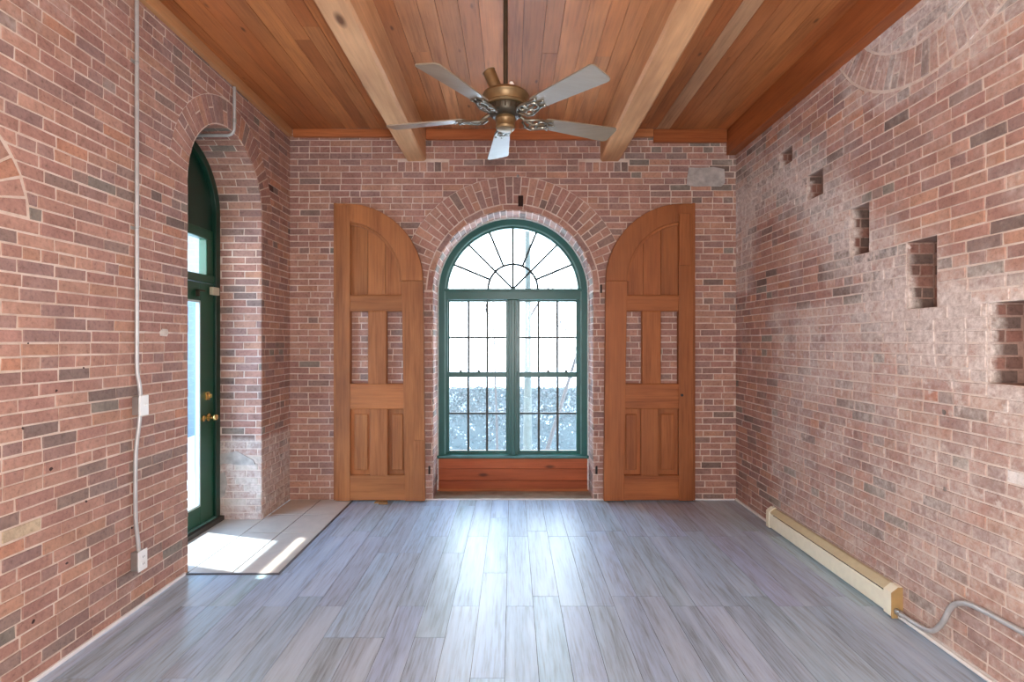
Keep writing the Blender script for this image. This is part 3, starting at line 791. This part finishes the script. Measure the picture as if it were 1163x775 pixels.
mb.prism(P, -.07, -.03); mb.v = [Vector((XD+p.y, p.x, p.z)) for p in mb.v]; mb.build('arched_panel', M_green_d, door)
tr = empty('transom_window', (XD, DC, 2.17), door)
mb = MB(); dbox(mb, ya, yb_, 2.13, 2.20, -.08, .0); dbox(mb, ya, yb_, 2.515, 2.60, -.08, -.01); dbox(mb, ya, ya+.11, 2.20, 2.515, -.08, -.01); dbox(mb, yb_-.11, yb_, 2.20, 2.515, -.08, -.01)
mb.build('sash_frame', M_green, tr, bevel=.006)
mb = MB(); dbox(mb, ya+.11, yb_-.11, 2.20, 2.515, -.05, -.045); mb.build('pane', M_glass, tr)
mb = MB(); dbox(mb, yb_-.30, yb_-.2, 2.045, 2.06, .0, .03); dbox(mb, yb_-.30, yb_-.285, 2.0, 2.06, .0, .03); mb.build('transom_latch', M_bronze_d, door, bevel=.003)
mb = MB(); dbox(mb, yb_-.09, yb_+.02, 2.03, 2.10, .0, .035); mb.build('door_closer_bracket', simple('aged_white_metal', lin(196, 186, 160), .4), door, bevel=.006)
leaf = empty('door_leaf', (XD-.03, yb_, .05), door)
gy0, gy1, gz0, gz1 = ya+.12, 4.757, .215, 1.965
mb = MB(); dbox(mb, ya, gy0, .05, 2.125, -.055, -.008); dbox(mb, gy1, yb_, .05, 2.125, -.055, -.008); dbox(mb, gy0, gy1, .05, gz0, -.055, -.008); dbox(mb, gy0, gy1, gz1, 2.125, -.055, -.008)
mb.build('leaf_frame', M_green, leaf, bevel=.006)
mb = MB()
for q in ((gy0-.004, gy0+.014, gz0, gz1), (gy1-.014, gy1+.004, gz0, gz1), (gy0, gy1, gz0-.004, gz0+.014), (gy0, gy1, gz1-.014, gz1+.004)): dbox(mb, *q, -.04, -.004)
mb.build('glazing_bead', simple('pale_bead', lin(190, 205, 200), .4), leaf)
mb = MB(); dbox(mb, gy0, gy1, gz0, gz1, -.034, -.029); mb.build('pane', M_dglass, leaf)
R90 = Matrix.Rotation(PI/2, 3, 'Y')
kz = .955
mb = MB(); dbox(mb, 4.865-.028, 4.865+.028, kz+.155, kz+.225, -.008, .004); mb.lathe([(0, .004), (.024, .004), (.024, .014), (.016, .02), (0, .02)], (XD, 4.865, kz+.19), 20, M=R90); mb.box(XD+.02, XD+.036, 4.862, 4.868, kz+.175, kz+.205)
mb.build('deadbolt', M_brass, leaf)
mb = MB(); mb.lathe([(0, -.01), (.034, -.01), (.034, .0), (.014, .008), (.013, .03), (.026, .042), (.030, .056), (.024, .07), (0, .076)], (XD, 4.885, kz), 24, M=R90); mb.build('door_knob', M_brass, leaf)
mb = MB(); mb.lathe([(0, -.01), (.026, -.01), (.026, .003), (.012, .006), (0, .006)], (XD, 4.80, kz+.0), 20, M=R90); mb.build('lock_plate', M_brass, leaf)
mb = MB(); dbox(mb, DC-DR+.003, DC+DR-.003, .0, .045, -.12, .05); mb.build('door_sill', simple('dark_sill', lin(58, 52, 46), .6, var=.2), door, bevel=.004)
mb = MB(); dbox(mb, ya, yb_, .045, .06, -.03, .012); mb.build('weather_strip', M_teal_l, door)

# ------------------------------------------------------------------ ceiling fan
FX, FY, FZ = -.036, 2.92, 2.79
fan = tag(empty('ceiling_fan', (FX, FY, ZC)), 'five blade bronze ceiling fan with grey blades hanging between the beams', 'ceiling fan')
mb = MB(); mb.tube([(FX, FY, FZ+.13), (FX, FY, ZC-.03)], .0125, 14); mb.build('downrod', M_bronze_d, fan)
mb = MB(); mb.lathe([(.0, ZC-.001), (.065, ZC-.001), (.062, ZC-.03), (.03, ZC-.06), (.013, ZC-.065)], (FX, FY, 0), 28); mb.build('ceiling_mount', M_bronze, fan)
mb = MB(); mb.lathe([(.0125, FZ+.150), (.05, FZ+.145), (.10, FZ+.135), (.119, FZ+.122), (.123, FZ+.112), (.119, FZ+.104), (.115, FZ+.100), (.112, FZ+.070), (.116, FZ+.065), (.108, FZ+.056), (0, FZ+.055)], (FX, FY, 0), 48); mb.build('motor_housing', M_bronze, fan)
mb = MB(); mb.lathe([(.0, FZ+.056), (.094, FZ+.056), (.092, FZ+.03), (.080, FZ+.012), (.062, FZ+.004), (0, FZ+.003)], (FX, FY, 0), 40)
for k in range(20):
    a = 2*PI*k/20; mb.box(-.004, .004, .089, .096, FZ+.028, FZ+.054, M=Matrix.Translation((FX, FY, 0)) @ Matrix.Rotation(a, 4, 'Z'))
mb.build('vented_rotor', M_bronze_d, fan)
mb = MB(); mb.lathe([(.0, FZ+.004), (.052, FZ+.004), (.055, FZ-.01), (.050, FZ-.018), (.050, FZ-.042), (.053, FZ-.047), (.048, FZ-.058), (.03, FZ-.064), (.0, FZ-.066)], (FX, FY, 0), 32); mb.build('switch_housing', M_bronze, fan)
mb = MB(); mb.tube([(FX+.03, FY-.02, FZ-.058), (FX+.031, FY-.021, FZ-.09)], .0025, 6); mb.build('pull_chain', M_brass, fan)
# loose canopy cup resting tilted on the motor beside the rod
Mc = Matrix.Rotation(math.radians(-24), 3, 'Y')
mb = MB(); mb.lathe([(.0, .0), (.026, .0), (.030, .02), (.034, .15), (.037, .152), (.033, .154), (.028, .02), (0, .016)], (FX-.028, FY+.05, FZ+.13), 28, M=Mc); mb.build('canopy_cup', M_bronze, fan)
mb = MB(); mb.lathe([(0, 0), (.016, 0), (.015, .02), (.008, .03), (0, .031)], (FX+.030, FY-.05, FZ+.137), 14); mb.build('wire_nut', M_plate, fan)
for k in range(5):
    az = math.radians(95+72*k); pitch = math.radians(12)
    T_ = Matrix.Translation((FX, FY, FZ+.0)) @ Matrix.Rotation(az, 4, 'Z')
    TP = T_ @ Matrix.Rotation(-pitch, 4, 'X')
    # blade outline (x along blade)
    r0, r1 = .215, .652; out = []
    for q in range(9): t = PI/2+PI*q/8; out.append((r0+.02+.02*math.cos(t), .046*math.sin(t)))
    wt = .068
    for q in range(5): t = -PI/2+PI/2*q/4; out.append((r1-.022+.022*math.cos(t), -wt+.022+.022*math.sin(t)))
    for q in range(5): t = PI/2*q/4; out.append((r1-.022+.022*math.cos(t), wt-.022+.022*math.sin(t)))
    n = len(out); mb = MB(); V = [TP @ Vector((x, y, z)) for z in (.004, .010) for x, y in out]
    tint = vary((132, 123, 109), .96, 1.04)
    mb.shared(V, [tuple(range(n-1, -1, -1)), tuple(range(n, 2*n))]+[(i, (i+1) % n, n+(i+1) % n, n+i) for i in range(n)], tint)
    bl = mb.build('blade', M_blade, fan)
    # scrolled bracket under the blade root
    mb = MB()
    L = lambda x, y, z, TP=TP: TP @ Vector((x, y, z))
    mb.tube([L(.07, 0, .03), L(.11, 0, .012), (L(.15, 0, -.012)), L(.19, 0, -.006), L(.22, 0, .0)], .009, 8)
    for sg in (-1, 1):
        mb.tube([L(.10, sg*.008, .0), L(.13, sg*.034, -.010), L(.165, sg*.046, -.010), L(.20, sg*.040, -.005), L(.235, sg*.030, 0), L(.262, sg*.034, .0)], .0065, 8)
        mb.tube([L(.165+.020*math.cos(t), sg*.022+.018*math.sin(t), -.008) for t in [2*PI*j/14 for j in range(14)]], .005, 6, close=True)
        mb.lathe([(0, -.006), (.009, -.006), (.007, -.010), (0, -.011)], TP @ Vector((.258, sg*.034, .004)), 10, M=TP.to_3x3())
    mb.tube([L(.21+.030*math.cos(t), .026*math.sin(t), -.004) for t in [2*PI*j/18 for j in range(18)]], .0055, 6, close=True)
    mb.tube([L(.235, 0, 0), L(.275, 0, 0)], [.009, .005], 8); mb.lathe([(0, -.006), (.009, -.006), (.007, -.010), (0, -.011)], TP @ Vector((.278, 0, .004)), 10, M=TP.to_3x3())
    mb.build('blade_bracket', M_nickel, fan)

# ------------------------------------------------------------------ conduits, boxes, heater
YC = 3.352
def smooth_path(pts, n=8):
    out = []; P = [Vector(p) for p in pts]; P = [P[0]]+P+[P[-1]]
    for i in range(1, len(P)-2):
        for k in range(n):
            t = k/n; a, b, c, d = P[i-1:i+3]
            out.append(.5*((2*b)+(-a+c)*t+(2*a-5*b+4*c-d)*t*t+(-a+3*b-3*c+d)*t**3))
    out.append(P[-2]); return out
z1b, z2b = 1.234, .305
up = tag(empty('electrical_conduit', (WL, YC, z1b)), 'tall grey steel conduit running from the ceiling down to the upper switch box', 'conduit')
mb = MB(); mb.tube([(WL+.018, YC, 3.69), (WL+.018, YC, 1.50)]+smooth_path([(WL+.018, YC, 1.48), (WL+.022, YC, 1.42), (WL+.03, YC+.008, 1.35), (WL+.032, YC+.01, 1.29)], 5), .0115, 14); mb.build('pipe', M_metal_p, up)
for z in (3.3, 2.3): mb = MB(); mb.box(WL+.003, WL+.007, YC-.035, YC+.035, z-.01, z+.01); mb.tube([(WL+.006, YC-.014, z), (WL+.022, YC-.012, z), (WL+.031, YC, z), (WL+.022, YC+.012, z), (WL+.006, YC+.014, z)], .003, 6); mb.build('pipe_strap', M_metal, up)
dn = tag(empty('electrical_conduit', (WL, YC, z2b)), 'short slightly bowed grey conduit joining the two wall boxes', 'conduit')
mb = MB(); mb.tube(smooth_path([(WL+.03, YC+.01, z1b-.05), (WL+.028, YC+.004, z1b-.12), (WL+.02, YC-.012, z1b-.28), (WL+.02, YC-.016, .75), (WL+.02, YC-.012, .55), (WL+.026, YC-.002, .42), (WL+.03, YC+.0, z2b+.05)], 6), .0115, 14); mb.build('pipe', M_metal_p, dn)
for i, (zc_, yo, nm, lb) in enumerate(((z1b, .012, 'switch_box', 'grey metal switch box with white cover halfway up the brick wall'), (z2b, .0, 'outlet_box', 'grey metal outlet box with white cover low on the brick wall'))):
    yc = YC+yo; b = tag(empty(nm, (WL, yc, zc_-.058)), lb, 'switch' if i == 0 else 'power outlet')
    mb = MB(); mb.box(WL+.003, WL+.050, yc-.036, yc+.036, zc_-.056, zc_+.056); mb.build('box_body', M_metal, b, bevel=.006)
    mb = MB(); mb.box(WL+.050, WL+.057, yc-.040, yc+.040, zc_-.061, zc_+.061); mb.build('cover_plate', M_plate, b, bevel=.004)
    if i == 0:
        mb = MB(); mb.box(WL+.055, WL+.060, yc-.006, yc+.006, zc_-.013, zc_+.013); mb.box(WL+.058, WL+.072, yc-.004, yc+.004, zc_+.001, zc_+.010); mb.build('toggle', M_plate, b, bevel=.001)
    else:
        for sg in (-1, 1):
            q = MB(); q.box(WL+.056, WL+.060, yc-.016, yc+.016, zc_+sg*.021-.013, zc_+sg*.021+.013); rc = q.build('receptacle', M_plate, b, bevel=.003)
            s = MB(); s.box(WL+.0595, WL+.0605, yc-.008, yc-.005, zc_+sg*.021-.005, zc_+sg*.021+.006); s.box(WL+.0595, WL+.0605, yc+.005, yc+.008, zc_+sg*.021-.005, zc_+sg*.021+.006); s.build('slots', M_slot, rc)
# conduit over the door arch
cd = tag(empty('electrical_conduit', (WL, 4.53, 3.30)), 'bent grey conduit dropping beside the top of the door arch into the recess', 'conduit')
mb = MB(); xw = WL+.017
bend = [(xw-.06*(1-math.cos(a)), 4.53, 3.295+.06-.06*math.sin(a)) for a in [PI/2*k/6 for k in range(7)]]
mb.tube([(xw, 4.53, 3.69)]+bend+[(WL-.30, 4.53, 3.295)], .012, 14)
mb.build('pipe', M_metal_p, cd)
mb = MB(); mb.tube([(xw, 4.53, 3.40), (xw, 4.53, 3.43)], .016, 12); mb.build('coupling', M_metal, cd)

# baseboard heater
H0, H1 = 3.27, 4.86
ht = tag(empty('baseboard_heater', (WR-.03, (H0+H1)/2, .01)), 'long low cream electric baseboard heater along the right brick wall', 'heater')
def hprof(mb, pr, y0, y1, **k): mb.prism([(WR-.004-a, b) for a, b in pr], y0, y1, **k)
mb = MB(); hprof(mb, [(0, .012), (.052, .012), (.052, .030), (.045, .030), (.045, .02), (.004, .02), (.004, .178), (0, .178)], H0, H1); mb.build('back_panel', M_cream, ht)
mb = MB(); hprof(mb, [(.062, .034), (.066, .034), (.066, .122), (.060, .132), (.056, .130), (.062, .12)], H0+.05, H1-.05); mb.build('front_cover', M_cream, ht)
mb = MB(); hprof(mb, [(.0, .178), (.024, .178), (.060, .150), (.062, .140), (.058, .140), (.056, .148), (.022, .173), (0, .173)], H0, H1); mb.build('top_hood', M_cream_t, ht)
mb = MB(); hprof(mb, [(.006, .04), (.05, .04), (.05, .12), (.006, .12)], H0+.06, H1-.06); mb.build('heating_fins', M_slot, ht)
for y0, y1, mt in ((H0-.012, H0+.055, M_cream), (H1-.055, H1+.006, M_cream)):
    mb = MB(); hprof(mb, [(0, .012), (.070, .012), (.070, .150), (.028, .183), (0, .183)], y0, y1); ec = mb.build('end_cap', mt, ht, bevel=.003)
    if y0 < 4:
        mb = MB(); hprof(mb, [(.001, .014), (.069, .014), (.069, .149), (.028, .181), (.001, .181)], y0-.004, y0-.0005); tag(mb.build('side_plate', M_tan, ec), 'tan side plate')
mb = MB(); mb.box(WR-.075, WR-.02, H0-.022, H0-.014, .002, .05); mb.build('cable_clamp', M_tan, ht, bevel=.004)

hc = tag(empty('electrical_conduit', (WR, 3.2, .03)), 'grey conduit leaving the heater end and bending up along the right wall', 'conduit')
mb = MB(); mb.tube(smooth_path([(WR-.045, H0-.02, .045), (WR-.042, 3.17, .045), (WR-.036, 3.05, .05), (WR-.034, 2.98, .075), (WR-.03, 2.92, .15), (WR-.028, 2.87, .25), (WR-.026, 2.80, .305), (WR-.026, 2.70, .325), (WR-.026, 2.45, .332), (WR-.026, 2.1, .335), (WR-.026, 1.2, .335)], 7), .0135, 14); mb.build('pipe', M_metal_p, hc)
mb = MB(); mb.tube([(WR-.045, H0-.018, .045), (WR-.0435, H0-.055, .045)], .019, 12); mb.build('connector', M_metal, hc)
wp = MB(); wp.tube([(WR-.035, H0-.03, .018), (WR-.035, 1.0, .018)], .011, 12)
tag(wp.build('floor_pipe', M_white, loc=(WR-.035, 3.0, .007)), 'thin white pipe lying along the floor below the bent conduit at right', 'pipe')

mb = MB(); mb.lathe([(0, 0), (.014, 0), (.014, .012), (.006, .02), (0, .021)], (.055, YB-.002, 3.31), 14, M=Matrix.Rotation(PI/2, 3, 'X')); mb.tube([(.055, YB-.02, 3.31), (.055, YB-.04, 3.30), (.055, YB-.042, 3.285)], .004, 6)
tag(mb.build('wall_hook', M_metal, loc=(.055, YB, 3.30)), 'small metal hook in the brick above the window arch', 'hook')

# ------------------------------------------------------------------ outside
random.seed(5)
GZ = -.9
mb = MB(); n = 30
for i in range(n):
    for j in range(n):
        P = []
        for a, b in ((i, j), (i+1, j), (i+1, j+1), (i, j+1)):
            x = -30+60*a/n; y = 6.3+44*b/n; P.append((x, y, GZ+.15*noise.noise(Vector((x*.3, y*.3, 0)))))
        mb.face(P, smooth=True)
mb.face([(-30, -10, GZ), (-2.95, -10, GZ), (-2.95, 6.3, GZ), (-30, 6.3, GZ)])
tag(mb.build('snow_ground', M_snow), 'snow covered ground outside the window', kind='structure')
mb = MB(); mb.box(XD-1.6, XD-.13, 3.4, 5.6, GZ, -.02); tag(mb.build('door_stoop', M_stone, loc=(XD-.9, 4.5, GZ), bevel=.02), 'stone stoop outside the green door', 'stoop')

# clipped hedge under snow
m, nt, b = newmat('hedge_leaf'); at = N(nt, 'ShaderNodeAttribute', attribute_name='bcol'); nt.links.new(at.outputs['Color'], b.inputs['Base Color']); b.inputs['Roughness'].default_value = .8; M_hedge = m
mb = MB(); HY = 11.0; zt_ = EYE-52*HY/F
for k in range(15000):
    x = random.uniform(-2.6, 2.6); z = GZ+random.random()**.8*(zt_-GZ); y = HY+random.uniform(0, .35)+(.1 if z < 0 else 0)
    snow = noise.noise(Vector((x*5, y, z*5)))+.35*noise.noise(Vector((x*17, 3, z*17)))
    s = random.uniform(.012, .034)
    if z > zt_-.12: snow -= .5
    elif z < -.25: snow += .12
    wht = snow > .20 and random.random() < .85
    c = lin(*random.choice([(140, 152, 162), (104, 118, 126)])) if wht else lin(*random.choice([(72, 86, 90), (64, 80, 84), (80, 92, 96), (76, 82, 86)]))
    d = Vector([random.uniform(-1, 1) for _ in range(3)]).normalized(); e = d.cross(Vector((0, 1, .2))).normalized(); p = Vector((x, y, z))
    mb.face([p-d*s, p+e*s*.6, p+d*s, p-e*s*.6], c)
mb.box(-2.6, 2.6, HY+.2, HY+.6, GZ-.1, zt_-.05, lin(70, 82, 86))
tag(mb.build('hedge', M_hedge, loc=(0, HY+.3, GZ)), 'long grey green hedge dusted with snow outside the window', 'hedge')

def tree(name, base, h, r, label, mat, branches, lean=(0, 0)):
    root = tag(empty(name, base), label, 'tree'); mb = MB(); B = Vector(base)
    path = [B+Vector((lean[0]*t, lean[1]*t, h*t)) + Vector((.03*noise.noise(Vector((t*3, r*9, 1))), 0, 0)) for t in [k/14 for k in range(15)]]
    mb.tube(path, [r*(1.25-.7*k/14) for k in range(15)], 12); mb.build('trunk', mat, root)
    for t, dx, dz, L in branches:
        p = path[int(t*14)]; q = [p+Vector((dx*L*s, .1*s, dz*L*s+.08*math.sin(3*s))) for s in [k/8 for k in range(9)]]
        mb = MB(); mb.tube(q, [r*.36*(1-.8*k/8) for k in range(9)], 8)
        for k in range(3, 9, 1):
            v = Vector((random.uniform(-.4, .4), random.uniform(-.2, .2), random.uniform(.1, .5))); mb.tube([q[k], q[k]+v*.5, q[k]+v*.8+Vector((.05, 0, .08))], [.008, .006, .003], 5)
        mb.build('branch', M_twig, root)
y = 9.2
tree('young_tree', ((600-CX)*y/F, y, GZ), 5.0, .062, 'pale slim tree trunk standing just outside the window, right of the mullion', M_bark, [(.62, .5, .7, 1.1)])
y = 10.2
tree('bare_tree', ((612-CX)*y/F, y, GZ), 3.6, .034, 'thin bare leaning tree outside the right hand sash', M_twig, [(.5, .9, .7, .9), (.7, -.5, .8, .8)], lean=(1.1, 0))
y = 10.6
tree('sapling', ((566-CX)*y/F, y, GZ), 3.4, .020, 'slender bare sapling outside the left hand sash', M_twig, [(.6, -.5, .8, .7), (.75, .5, .8, .6), (.85, -.4, .9, .5)], lean=(-.1, 0))
bd = tag(empty('neighbouring_building', (-9, 8, GZ)), 'pale grey rendered building seen through the glass of the green door', 'building')
mb = MB(); mb.box(-9.5, -8.5, 2, 22, GZ, 4.6); mb.build('wall', M_stucco, bd)
mb = MB(); mb.box(-9.8, -8.3, 1.8, 22.2, 4.6, 4.75); mb.build('roof', M_snow, bd)
